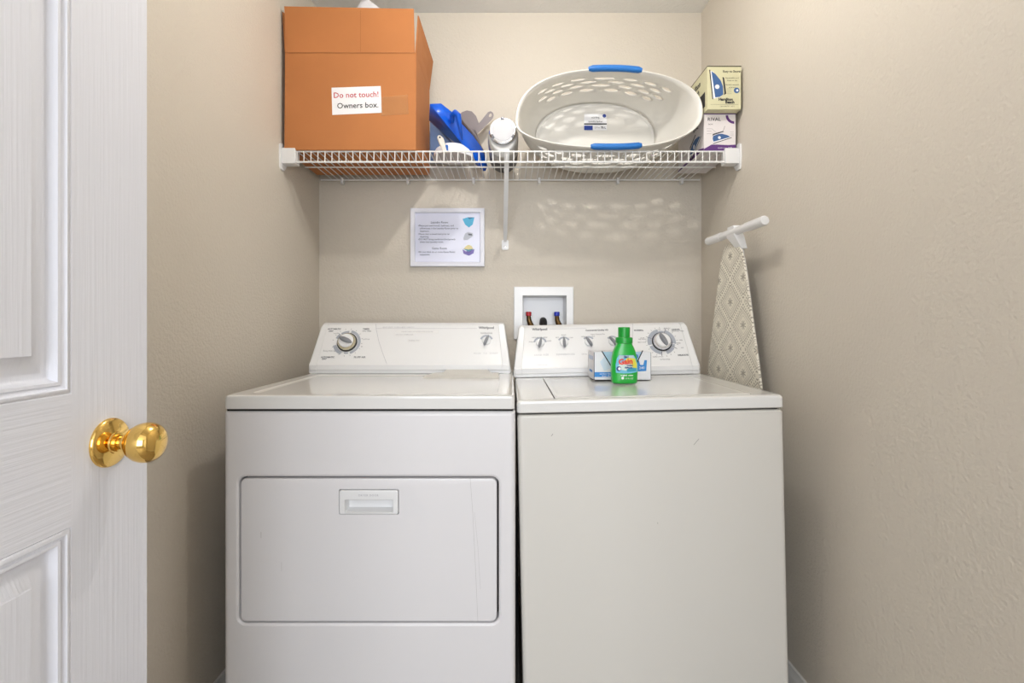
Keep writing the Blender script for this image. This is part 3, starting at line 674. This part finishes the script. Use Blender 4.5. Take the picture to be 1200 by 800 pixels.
# rolled rim: a turned-down flange all the way round
rm = MB(); loops = []
R_ = [rim_pt(2*math.pi*k/96) for k in range(96)]
def outw(p):
    q = p-Vector((BCX, p.y, 1.86)); return q.normalized()
prof = [(-.0015, .001), (.000, -.0015), (.003, -.0015), (.0052, .001), (.0056, .010), (.0042, .010), (.0035, .003), (.001, .003)]
lim = lambda p: Vector((p.x, p.y, p.z))
loops = []
for o_, dy in prof:
    lp = []
    for p in R_:
        q = p+outw(p)*o_; q.y += dy
        if p.z < DZ+.02:      # the flange hangs in front of the shelf edge
            q.y = min(q.y, SY-.008)
        lp.append(q)
    loops.append(lp)
rm.loft(loops); rm.build('rim', BW, bk)
GB = M('blue_grip', (26, 106, 182), .45)
for t0, t1 in ((math.radians(72.5), math.radians(99)), (math.radians(261.5), math.radians(286))):
    mb = MB(); pts = []
    for k in range(13):
        t = t0+(t1-t0)*k/12; p = rim_pt(t); pts.append(p+outw(p)*.006+Vector((0, .001, 0)))
    if t0 > 3: pts = [Vector((p.x, min(p.y, SY-.020), p.z+.006)) for p in pts]
    rr_ = [.007]+[.0115]*11+[.007]
    mb.tube(pts, rr_, 12); gr = mb.build('grip', GB, bk); gr['label'] = 'blue rubber grip'
# maker's label inside
lp_ = Plane((0, 2.0805, 0), (1, 0, 0), (0, 0, 1))
(a0, b0), (a1, b1) = lp_.hit(684.5, 152.5), lp_.hit(711, 133.5)
mb = MB(); lp_.rect(mb, a0, a1, b0, b1, 0); tg = mb.build('label_sheet', PAPER, bk)
mb = MB(); lp_.rect(mb, a0, a1, b0+(b1-b0)*.34, b0+(b1-b0)*.42, .0005)
lp_.text(mb, 'sterling', (a0+a1)/2, b0+(b1-b0)*.78, .011, .0005); lp_.text(mb, 'laundry basket', (a0+a1)/2, b0+(b1-b0)*.53, .010, .0005)
lp_.text(mb, '2.0 bu', a0+(a1-a0)*.58, b0+(b1-b0)*.15, .009, .0005); lp_.text(mb, '70 L', a0+(a1-a0)*.85, b0+(b1-b0)*.15, .012, .0005, bold=.0004)
mb.build('lettering', INK, tg)
mb = MB(); lp_.rect(mb, a0, a0+(a1-a0)*.38, b0, b0+(b1-b0)*.28, .0006); lp_.disc(mb, a1-.010, b1-.008, .0075, h=.0006); mb.build('blue_print', M('print_navy', (30, 62, 150), .5), tg)

# ---------------------------------------------------------------- iron boxes
def iron_picture(pl, mbs, cx, cy, s, upright, flip=1):
    """side view of a steam iron drawn flat: sole, body, handle"""
    c, sn = (math.cos(upright), math.sin(upright))
    T_ = lambda pts: [(cx+flip*(x*c-y*sn)*s, cy+(x*sn+y*c)*s) for x, y in pts]
    pl.poly(mbs['w'], T_([(-.55, -.22), (.55, -.22), (.50, -.10), (.1, .12), (-.5, .10)]), .0004)
    pl.poly(mbs['b'], T_([(-.50, -.12), (.52, -.16), (.40, -.02), (.12, .16), (-.10, .22), (-.42, .20), (-.50, .05)]), .0005)
    pl.poly(mbs['k'], T_([(-.56, -.24), (.58, -.24), (.58, -.20), (-.56, -.20)]), .0006)
    pl.poly(mbs['k'], T_([(-.45, .22), (-.40, .32), (.22, .30), (.26, .24), (-.34, .25)]), .0006)
    pl.poly(mbs['w'], T_([(-.10+.09*math.cos(a*.7854), 0+.09*math.sin(a*.7854)) for a in range(8)]), .0006)
def ibox(root, x0, x1, y0, y1, z0, z1, face, edge):
    o = MB().box(x0, x1, y0, y1, z0, z1, .0012, 1).build('carton', face, root)
    return Plane(((x0+x1)/2, y0, (z0+z1)/2), (1, 0, 0), (0, 0, 1)), Plane((x0, (y0+y1)/2, (z0+z1)/2), (0, -1, 0), (0, 0, 1)), o
SKY = M('iron_blue', (62, 98, 150), .5); LILAC = M('carton_white', (228, 222, 222), .5); PURP = M('carton_purple', (92, 48, 120), .5); YEL = M('carton_yellow', (210, 206, 170), .5)
pb = thing('iron_box', 'white and purple iron carton, lower of two at the right shelf end', 'box', (.755, 1.93, DZ), 'steam iron cartons')
q0, q1 = .7005, .8160
pf, ps, co = ibox(pb, q0, q1, 1.800, 2.075, DZ, DZ+.134, LILAC, None)
hw, hh = (q1-q0)/2, .067
mbs = {'w': MB(), 'b': MB(), 'k': MB()}; pu = MB()
pf.poly(pu, [(-hw, -hh), (hw, -hh), (hw, -hh+.022), (.03, -hh+.020), (-.01, -hh+.022), (-.03, -hh+.022), (-hw, -hh+.006)], .0004)
pf.rect(pu, -hw, hw, hh-.003, hh, .0004)
pf.arc(pu, hw-.006, hh-.006, .022, .031, 180, 270, .0005)
iron_picture(pf, mbs, .004, -.018, .062, math.radians(18))
pf.line(mbs['k'], [(.012, .005), (.018, .022)], .001, .0005); pf.line(mbs['k'], [(-.030, .012), (-.012, -.002)], .0006, .0005)
pf.text(mbs['k'], 'RIVAL', -.021, .046, .0170, bold=.0002, space=1.1); pf.text(mbs['k'], 'IRON', -.034, .028, .007)
for zz in (.012, .004, -.006): pf.line(mbs['k'], [(-.048, zz), (-.030, zz)], .0006, .0005)
for zz in (.0, -.007, -.013): pf.line(mbs['k'], [(.036, zz), (.050, zz)], .0006, .0005)
pf.text(mbs['w'], 'steam iron  1200', .018, -hh+.010, .0075, .0007)
ps.poly(pu, [(-.137, -hh), (.137, -hh), (.137, -hh+.010), (.09, -hh+.020), (.03, -hh+.018), (-.137, -hh+.010)], .0004)
ps.text(mbs['k'], 'RIVAL', .06, .040, .020, bold=.0004); iron_picture(ps, mbs, .05, -.015, .10, math.radians(30))
pu.build('purple_print', PURP, co)
for k, m_, nm in (('w', PAPER, 'white_print'), ('b', SKY, 'blue_print'), ('k', INK, 'black_print')): mbs[k].build(nm, m_, co)
yb_ = thing('iron_box', 'pale yellow iron carton stacked on top of the purple and white one', 'box', (.757, 1.90, DZ+.1345), 'steam iron cartons')
pf, ps, co = ibox(yb_, .6990, .8190, 1.765, 2.045, DZ+.1345, DZ+.1345+.154, YEL, None)
hw, hh = .06075, .077
mbs = {'w': MB(), 'b': MB(), 'k': MB(), 'd': MB()}
iron_picture(pf, mbs, -.026, .012, .092, math.radians(84), -1)
pf.text(mbs['k'], 'Easy to Store', .026, .057, .0115, bold=.0002)
for i_, t in enumerate(('Retractable cord', 'Steam or dry', 'Durable nonstick', 'soleplate')): pf.text(mbs['k'], t, .028, .034-i_*.009-(.006 if i_ > 1 else 0), .0068)
for zz in (.0, -.006, -.012, -.018): pf.line(mbs['k'], [(.010, zz-.004), (.026, zz-.004)], .0006, .0005)
pf.disc(mbs['b'], .044, -.010, .010, h=.0005); pf.disc(mbs['w'], .046, -.010, .004, h=.0006)
pf.text(mbs['k'], 'Hamilton', .005, -.042, .0135, bold=.0007); pf.text(mbs['k'], 'Beach', .020, -.052, .0135, bold=.0007)
pf.line(mbs['k'], [(-.048, -.060), (.050, -.060)], .0006, .0005); pf.text(mbs['k'], '1200 WATTS  120 V', .01, -.067, .006)
pf.rect(mbs['d'], -hw, hw, hh-.0035, hh, .0004); ps.rect(mbs['d'], -.14, .14, hh-.003, hh, .0004)
ps.text(mbs['k'], 'Hamilton', .02, .045, .030, rot=0, bold=.001); ps.text(mbs['k'], 'Beach', .03, .018, .030, bold=.001)
ps.rect(mbs['k'], -.03, .12, -.058, -.005, .0003); iron_picture(ps, mbs, .045, -.030, .10, 0)
for k, m_, nm in (('w', PAPER, 'white_print'), ('b', SKY, 'blue_print'), ('k', INK, 'black_print'), ('d', M('carton_edge', (70, 64, 46), .6), 'dark_edge')): mbs[k].build(nm, m_, co)

# ---------------------------------------------------------------- framed notice
pic = thing('framed_notice', 'white framed notice with laundry and game room rules on the back wall', 'picture frame', (-.27, YB, 1.336))
fx0, fx1, fz0, fz1 = -.4300, -.1110, 1.3370, 1.5880; fcx, fcz = (fx0+fx1)/2, (fz0+fz1)/2; fw, fh = fx1-fx0, fz1-fz0
G = lambda ins, y: lxz([(fcx+sx*(fw/2-ins), fcz+sz*(fh/2-ins)) for sx, sz in ((1, 1), (-1, 1), (-1, -1), (1, -1))], y)
FRM = M('white_frame', (232, 233, 242), .35)
MB().loft([G(0, YB-.0005), G(0, YB-.020), G(.002, YB-.022), G(.017, YB-.022), G(.0195, YB-.019), G(.0195, YB-.008)], False, False, smooth=False).build('frame', FRM, pic)
MB().box(fx0+.018, fx1-.018, YB-.009, YB-.002, fz0+.018, fz1-.018).build('sheet', M('notice_paper', (226, 228, 246), .35, coat=.3), pic)
np_ = Plane((0, YB-.0092, 0), (1, 0, 0), (0, 0, 1)); tn = MB(); PB = M('notice_ink', (62, 74, 98), .6)
def nt(t, px, py, s, al='LEFT'): a, b = np_.hit(px, py); np_.text(tn, t, a, b, s, .0004, align=al, bold=.00008)
nt('Laundry Room', 515, 260.6, .0125, 'CENTER')
for t, px, py in (('\u2022Please put used towels, bathmats, and', 490, 264.4), ('pillowcases in the Laundry Room prior to', 492, 267.6), ('departure.', 492, 270.8),
                  ('\u2022Please start a towel load prior to', 490, 274.2), ('departing.', 492, 277.3), ('\u2022DO NOT bring comforters/bedspreads', 490, 280.4), ('down into Laundry room.', 492, 283.5),
                  ('\u2022Do not climb on or move Game Room', 490, 295.2), ('equipment.', 492, 298.2)): nt(t, px, py, .0098)
nt('Game Room', 515, 291, .0125, 'CENTER')
tn.build('lettering', PB, pic)
def shape(name, pts, rgb, hgt=.0005):
    mb = MB(); np_.poly(mb, [np_.hit(*p) for p in pts], hgt); return mb.build(name, M('pic_'+'_'.join(map(str, rgb)), rgb, .5), pic)
shape('towel_picture', [(542, 256.5), (548, 254.6), (556, 254.6), (554, 263), (549.5, 266.5), (545, 263)], (84, 178, 216))
shape('towel_fold', [(548, 254.6), (556, 254.6), (550, 257)], (52, 120, 160), .0009)
shape('machine_picture', [(545, 273.5), (548.5, 271.8), (554, 273), (554.5, 276.5), (548, 281), (543.5, 281.5), (543, 279)], (196, 200, 212))
shape('machine_detail', [(548.5, 273.5), (553, 274), (553.5, 276), (549, 275.5)], (110, 114, 122), .0009)
shape('bowl_picture', [(542, 292), (546, 294.5), (556, 292), (554.8, 296.8), (549.5, 299.5), (543.2, 297)], (120, 108, 178))
shape('bowl_rim', [(543, 291.6), (549, 290.8), (555, 291.8), (549, 294.8)], (96, 158, 184), .0009)
shape('laundry_heap', [(543.5, 291.5), (546, 288), (549.5, 286.8), (553, 288.4), (554.5, 291.5), (549, 292.4)], (226, 214, 160), .0012)

# ---------------------------------------------------------------- ironing board
ib = thing('ironing_board', 'ironing board with a cream geometric cover standing between washer and right wall', 'ironing board', (.768, 1.71, 0))
e0 = Vector((.741, 1.873, 0)); e1 = Vector((.778, 1.540, 0)); dU = (e1-e0).normalized(); cB = (e0+e1)/2; nB = Vector((-dU.y, dU.x, 0)); 
if nB.x > 0: nB = -nB
zs = [(1.372, .004), (1.368, .022), (1.356, .041), (1.335, .056), (1.30, .070), (1.25, .084), (1.18, .100), (1.10, .118), (1.0, .142), (.9, .163), (.8, .175), (.6, .18), (.2, .18), (.10, .17), (.07, .14)]
def bl(off, k=1.0): return [cB+dU*(w*k+.004)+Vector((0, 0, z))+nB*off for z, w in zs]+[cB-dU*(w*k)+Vector((0, 0, z))+nB*off for z, w in reversed(zs)]
mb = MB(); mb.loft([bl(-.003), bl(.0, 1.0), bl(.003, .985)], True, True); cov = mb.build('cover', None, ib)
def pattern():
    m = bpy.data.materials.new('patterned_cover'); m.use_nodes = True; nt_ = m.node_tree; N = nt_.nodes; L = nt_.links; b = N['Principled BSDF']; b.inputs['Roughness'].default_value = .8
    tc = N.new('ShaderNodeTexCoord'); sp_ = N.new('ShaderNodeSeparateXYZ')
    nz = N.new('ShaderNodeTexNoise'); nz.inputs['Scale'].default_value = 26; L.new(tc.outputs['Object'], nz.inputs['Vector'])
    L.new(tc.outputs['Object'], sp_.inputs[0])
    def mt(op, a, b_=None, c=None):
        n = N.new('ShaderNodeMath'); n.operation = op
        for i, x in enumerate((a, b_, c)):
            if x is None: continue
            if isinstance(x, (int, float)): n.inputs[i].default_value = x
            else: L.new(x, n.inputs[i])
        return n.outputs[0]
    wob = mt('MULTIPLY', mt('SUBTRACT', nz.outputs['Fac'], .5), .10)
    u_ = mt('ADD', mt('MULTIPLY', sp_.outputs['Y'], 1/.152), wob); v_ = mt('ADD', mt('MULTIPLY', sp_.outputs['Z'], 1/.158), .12)
    s_ = mt('ADD', u_, v_); t_ = mt('SUBTRACT', u_, v_)
    fa = mt('ABSOLUTE', mt('SUBTRACT', mt('FRACT', s_), .5)); fb = mt('ABSOLUTE', mt('SUBTRACT', mt('FRACT', t_), .5))
    mx = mt('MAXIMUM', fa, fb); mn = mt('MINIMUM', fa, fb)
    def band(x, c, w): return mt('LESS_THAN', mt('ABSOLUTE', mt('SUBTRACT', x, c)), w)
    res = band(mx, .365, .014)
    for c, w in ((.30, .007), (.26, .006), (.20, .006)): res = mt('MAXIMUM', res, band(mx, c, w))
    # row of small marks inside the band between diamonds
    zig = mt('ABSOLUTE', mt('SUBTRACT', mt('FRACT', mt('MULTIPLY', mn, 11)), .5))
    marks = mt('MULTIPLY', mt('MULTIPLY', mt('GREATER_THAN', mx, .405), mt('LESS_THAN', mx, .47)), mt('LESS_THAN', zig, .2))
    res = mt('MAXIMUM', res, marks)
    # star in each diamond centre
    star = mt('MULTIPLY', mt('LESS_THAN', mx, .13), mt('LESS_THAN', mt('ABSOLUTE', mt('SUBTRACT', mx, mt('MULTIPLY', mn, 2.4))), .045))
    res = mt('MAXIMUM', res, star)
    res = mt('MULTIPLY', res, .8)
    mix = N.new('ShaderNodeMix'); mix.data_type = 'RGBA'; mix.inputs[6].default_value = (*lin((226, 220, 205)), 1); mix.inputs[7].default_value = (*lin((140, 132, 118)), 1)
    L.new(res, mix.inputs[0]); L.new(mix.outputs[2], b.inputs['Base Color']); return m
cov.data.materials.clear(); cov.data.materials.append(pattern())
MB().loft([bl(-.004, .96), bl(-.007, .96)], True, True).build('underside', M('board_metal', (210, 208, 204), .4), ib)
tn_, tf_ = Vector((.757, 1.478, 1.399)), Vector((.737, 1.853, 1.397))
dd = (tn_-tf_); mid = tf_+dd*.5
fb = MB().tube([tf_, tf_+dd*.98], .0130, 16).build('foot_bar', PLAST, ib)
for p, sgn in ((tn_, 1), (tf_, -1)):
    n_ = dd.normalized()*sgn
    MB().lathe([(.0138, -.105), (.0148, -.103), (.0150, -.004), (.0125, 0), (.003, .001)], p, n_, 20).build('end_cap', PLAST, fb)
mb = MB()
for sgn in (0,):
    c0 = mid+Vector((0, 0, .019)); w_ = dd.normalized()
    mb.loft([[c0+w_*a+Vector((b, 0, 0)) for a, b in ((-.020, -.010), (.020, -.010), (.020, .010), (-.020, .010))],
             [c0+w_*a+Vector((b+.006, 0, -.034)) for a, b in ((-.026, -.016), (.026, -.016), (.026, .016), (-.026, .016))],
             [c0+w_*a+Vector((b+.026, 0, -.075)) for a, b in ((-.016, -.008), (.016, -.008), (.016, .012), (-.016, .012))]], True, True, smooth=False)
mb.build('leg_joint', PLAST, ib)
MB().tube([mid+Vector((.028, 0, -.06)), cB+Vector((.019, 0, .75)), cB+Vector((.022, 0, .12))], .008, 10).build('leg', M('leg_metal', (205, 205, 205), .35, metal=.3), ib)

# ---------------------------------------------------------------- things on the washer lid
def on_lid(px, py, dz=.0012):
    """point of the washer lid plane seen at this pixel (world) """
    z0 = ZT+.001; p0 = WM @ Vector((wcx, 1.5, z0)); n = (WM.to_3x3() @ Vector((0, 0, 1)))
    o = Vector((0, 0, CZ)); d = P(px, py, 1)-o; t = (p0-o).dot(n)/d.dot(n); q = o+d*t; return q+n*dz
# dryer sheet carton
c0 = on_lid(729.5, 445.5); cw, cd, ch = .190, .120, .092
ctn = thing('dryer_sheet_box', 'white and blue carton of laundry sheets with a torn front behind the green bottle', 'box', (c0.x, c0.y+cd/2, c0.z))
LB = M('carton_pale', (228, 228, 232), .45); SKYB = M('carton_blue', (46, 132, 206), .45); PALE = M('carton_sky', (176, 208, 232), .45)
X0, X1, Y0, Y1, Z0 = -cw/2, cw/2, 0, cd, 0
body = MB()
C = lambda x, y, z: Vector((c0.x+x, c0.y+y, c0.z+z))
t_ = .0012
def panel(mb, pts, off): mb.prism([C(*p) for p in pts], off)
mb = MB()
panel(mb, [(X0, 0, 0), (X1, 0, 0), (X1, 0, ch), (X1-.028, 0, ch+.002), (X1-.055, 0, ch*.42), (X0+.062, 0, ch*.40), (X0+.026, 0, ch+.002), (X0, 0, ch)], (0, t_, 0))
panel(mb, [(X0, cd, 0), (X1, cd, 0), (X1, cd, ch), (X0, cd, ch)], (0, -t_, 0))
panel(mb, [(X0, 0, 0), (X0, cd, 0), (X0, cd, ch), (X0, 0, ch)], (t_, 0, 0))
panel(mb, [(X1, 0, 0), (X1, cd, 0), (X1, cd, ch), (X1, 0, ch)], (-t_, 0, 0))
panel(mb, [(X0, 0, 0), (X1, 0, 0), (X1, cd, 0), (X0, cd, 0)], (0, 0, t_))
panel(mb, [(X0, .03, ch-.001), (X1, .03, ch-.001), (X1, cd, ch-.001), (X0, cd, ch-.001)], (0, 0, t_))
mb.build('carton', LB, ctn)
mb = MB(); panel(mb, [(X0+.026, .006, ch+.001), (X1-.028, .006, ch+.001), (X1-.055, .003, ch*.44), (X0+.062, .003, ch*.42)], (0, t_, 0)); mb.build('torn_flap', PALE, ctn)
ed = MB(); cpl = Plane(C(0, 0, 0), (1, 0, 0), (0, 0, 1))
cpl.line(ed, [(X0+.026, ch+.004), (X0+.064, ch*.38)], .0035, .0012); cpl.line(ed, [(X1-.028, ch+.006), (X1-.057, ch*.40)], .0035, .0012)
cpl.line(ed, [(X0+.0008, 0), (X0+.0008, ch)], .0018, .0006)
cpl.line(ed, [(X1-.0008, 0), (X1-.0008, ch)], .0012, .0006)
ed.build('torn_edge', M('torn_dark', (44, 48, 62), .7), ctn)
bl_ = MB(); cpl.rect(bl_, X0+.002, X0+.075, .010, .026, .0005); cpl.poly(bl_, [(X1-.046, .028), (X1-.016, .030), (X1-.014, .066), (X1-.022, .066), (X1-.026, .050), (X1-.036, .050), (X1-.040, .064), (X1-.048, .064)], .0005)
cpl.disc(bl_, X1-.052, .078, .009, h=.0008)
lcp = Plane(C(X0, cd/2, 0), (0, -1, 0), (0, 0, 1))
for a in (-.03, .0, .03): lcp.rect(bl_, a-.005, a+.006, .065, .078); 
lcp.rect(bl_, -.03, .03, .022, .030)
bl_.build('blue_print', SKYB, ctn)
cl_ = MB(); cpl.poly(cl_, [(X0+.034, .030), (X0+.058, .040), (X0+.036, .078), (X0+.020, .060)], .0004); cl_.build('pale_print', M('carton_wash', (206, 220, 234), .45), ctn)
wt = MB(); cpl.text(wt, 'outdoor fresh', X0+.040, .0205, .0075, .0009); cpl.text(wt, 'dryer sheets', X0+.045, .0135, .0075, .0009); cpl.text(wt, '240', X1-.031, .040, .012, .0009); wt.build('white_lettering', PAPER, ctn)

# green detergent bottle
b0_ = on_lid(731.3, 449.3); 
bt = thing('detergent_bottle', 'bright green detergent bottle with green cap standing on the washer lid', 'bottle', b0_)
GRN = M('green_plastic', (14, 168, 52), .28, coat=.3); GRN2 = M('green_cap', (12, 150, 48), .35)
def bsec(w, d_, z, n=40, sk=0.0):
    out = []
    for k in range(n):
        c, s = se(2*math.pi*k/n, 3.0); out.append(b0_+Vector((c*w+sk, s*d_, z)))
    return out
secs = [(.034, .018, .0), (.0385, .0225, .003), (.0405, .0245, .012), (.0415, .0250, .035), (.0410, .0248, .060), (.0390, .024, .082), (.0350, .023, .100), (.0295, .0225, .113), (.0250, .022, .121), (.0235, .0215, .126)]
bo = MB().loft([bsec(w, d_, z) for w, d_, z in secs], True, True).build('body', GRN, bt)
MB().lathe([(.0235, .1255), (.0265, .127), (.0265, .142), (.0245, .1445), (.0185, .145)], b0_, (0, 0, 1), 36).build('collar', GRN2, bt)
MB().lathe([(.0182, .144), (.0182, .148), (.0185, .174), (.0170, .1765), (.003, .177)], b0_, (0, 0, 1), 36).build('cap', GRN2, bt)
bpl = Plane(b0_+Vector((0, -.0250, 0)), (1, 0, 0), (0, 0, 1))
def bshape(name, pts, rgb, h_=.0006, par=None):
    mb = MB(); bpl.poly(mb, pts, h_); return mb.build(name, M('lab_'+'_'.join(map(str, rgb)), rgb, .4), par or bo)
lab = bshape('label_sheet', [(-.031, .036), (-.008, .033), (.016, .034), (.034, .038), (.036, .060), (.030, .080), (.024, .090), (-.022, .090), (-.028, .080), (-.032, .060)], (108, 186, 214), .0005)
bshape('yellow_print', [(.0, .050), (.033, .044), (.034, .062), (.028, .080), (.006, .084), (-.006, .068)], (214, 206, 60), .0008, lab)
bshape('pale_print', [(-.024, .078), (-.020, .089), (.022, .089), (.026, .080), (.0, .083)], (176, 196, 200), .0011, lab)
bshape('cloud_print', [(-.022, .046), (.0, .042), (.022, .050), (.014, .066), (-.012, .068), (-.024, .058)], (206, 224, 214), .0009, lab)
bshape('teal_print', [(.004, .038), (.032, .040), (.033, .050), (.016, .052), (.002, .046)], (40, 150, 176), .0011, lab)
mb = MB(); bpl.text(mb, 'Gain', -.001, .0695, .0235, .0014, rot=.06, bold=.0011); mb.build('red_lettering', M('lab_red', (222, 58, 40), .4), lab)
mb = MB(); bpl.text(mb, '2in1', .001, .0845, .0090, .0015, bold=.0006); bpl.text(mb, '+odor', .012, .058, .0078, .0015, bold=.0004); bpl.text(mb, 'defense', .008, .0515, .0078, .0015, bold=.0004)
bpl.disc(mb, -.022, .048, .0075, h=.0010); mb.build('navy_lettering', M('lab_navy', (24, 54, 120), .4), lab)
mb = MB(); bpl.disc(mb, -.020, .048, .0045, h=.0014); bpl.text(mb, 'original  scent', .003, .0275, .0068, .0008, bold=.0002); bpl.text(mb, '10 FL OZ', .010, .0175, .0062, .0008); bpl.disc(mb, -.010, .019, .0042, h=.0008); mb.build('white_lettering', PAPER, bo)

# print too fine to pick apart letter by letter stays joined
for o in list(bpy.data.objects):
    if o.type == 'MESH' and o.parent and ('lettering' in o.name or '_print' in o.name or 'marking' in o.name): o['kind'] = 'stuff'
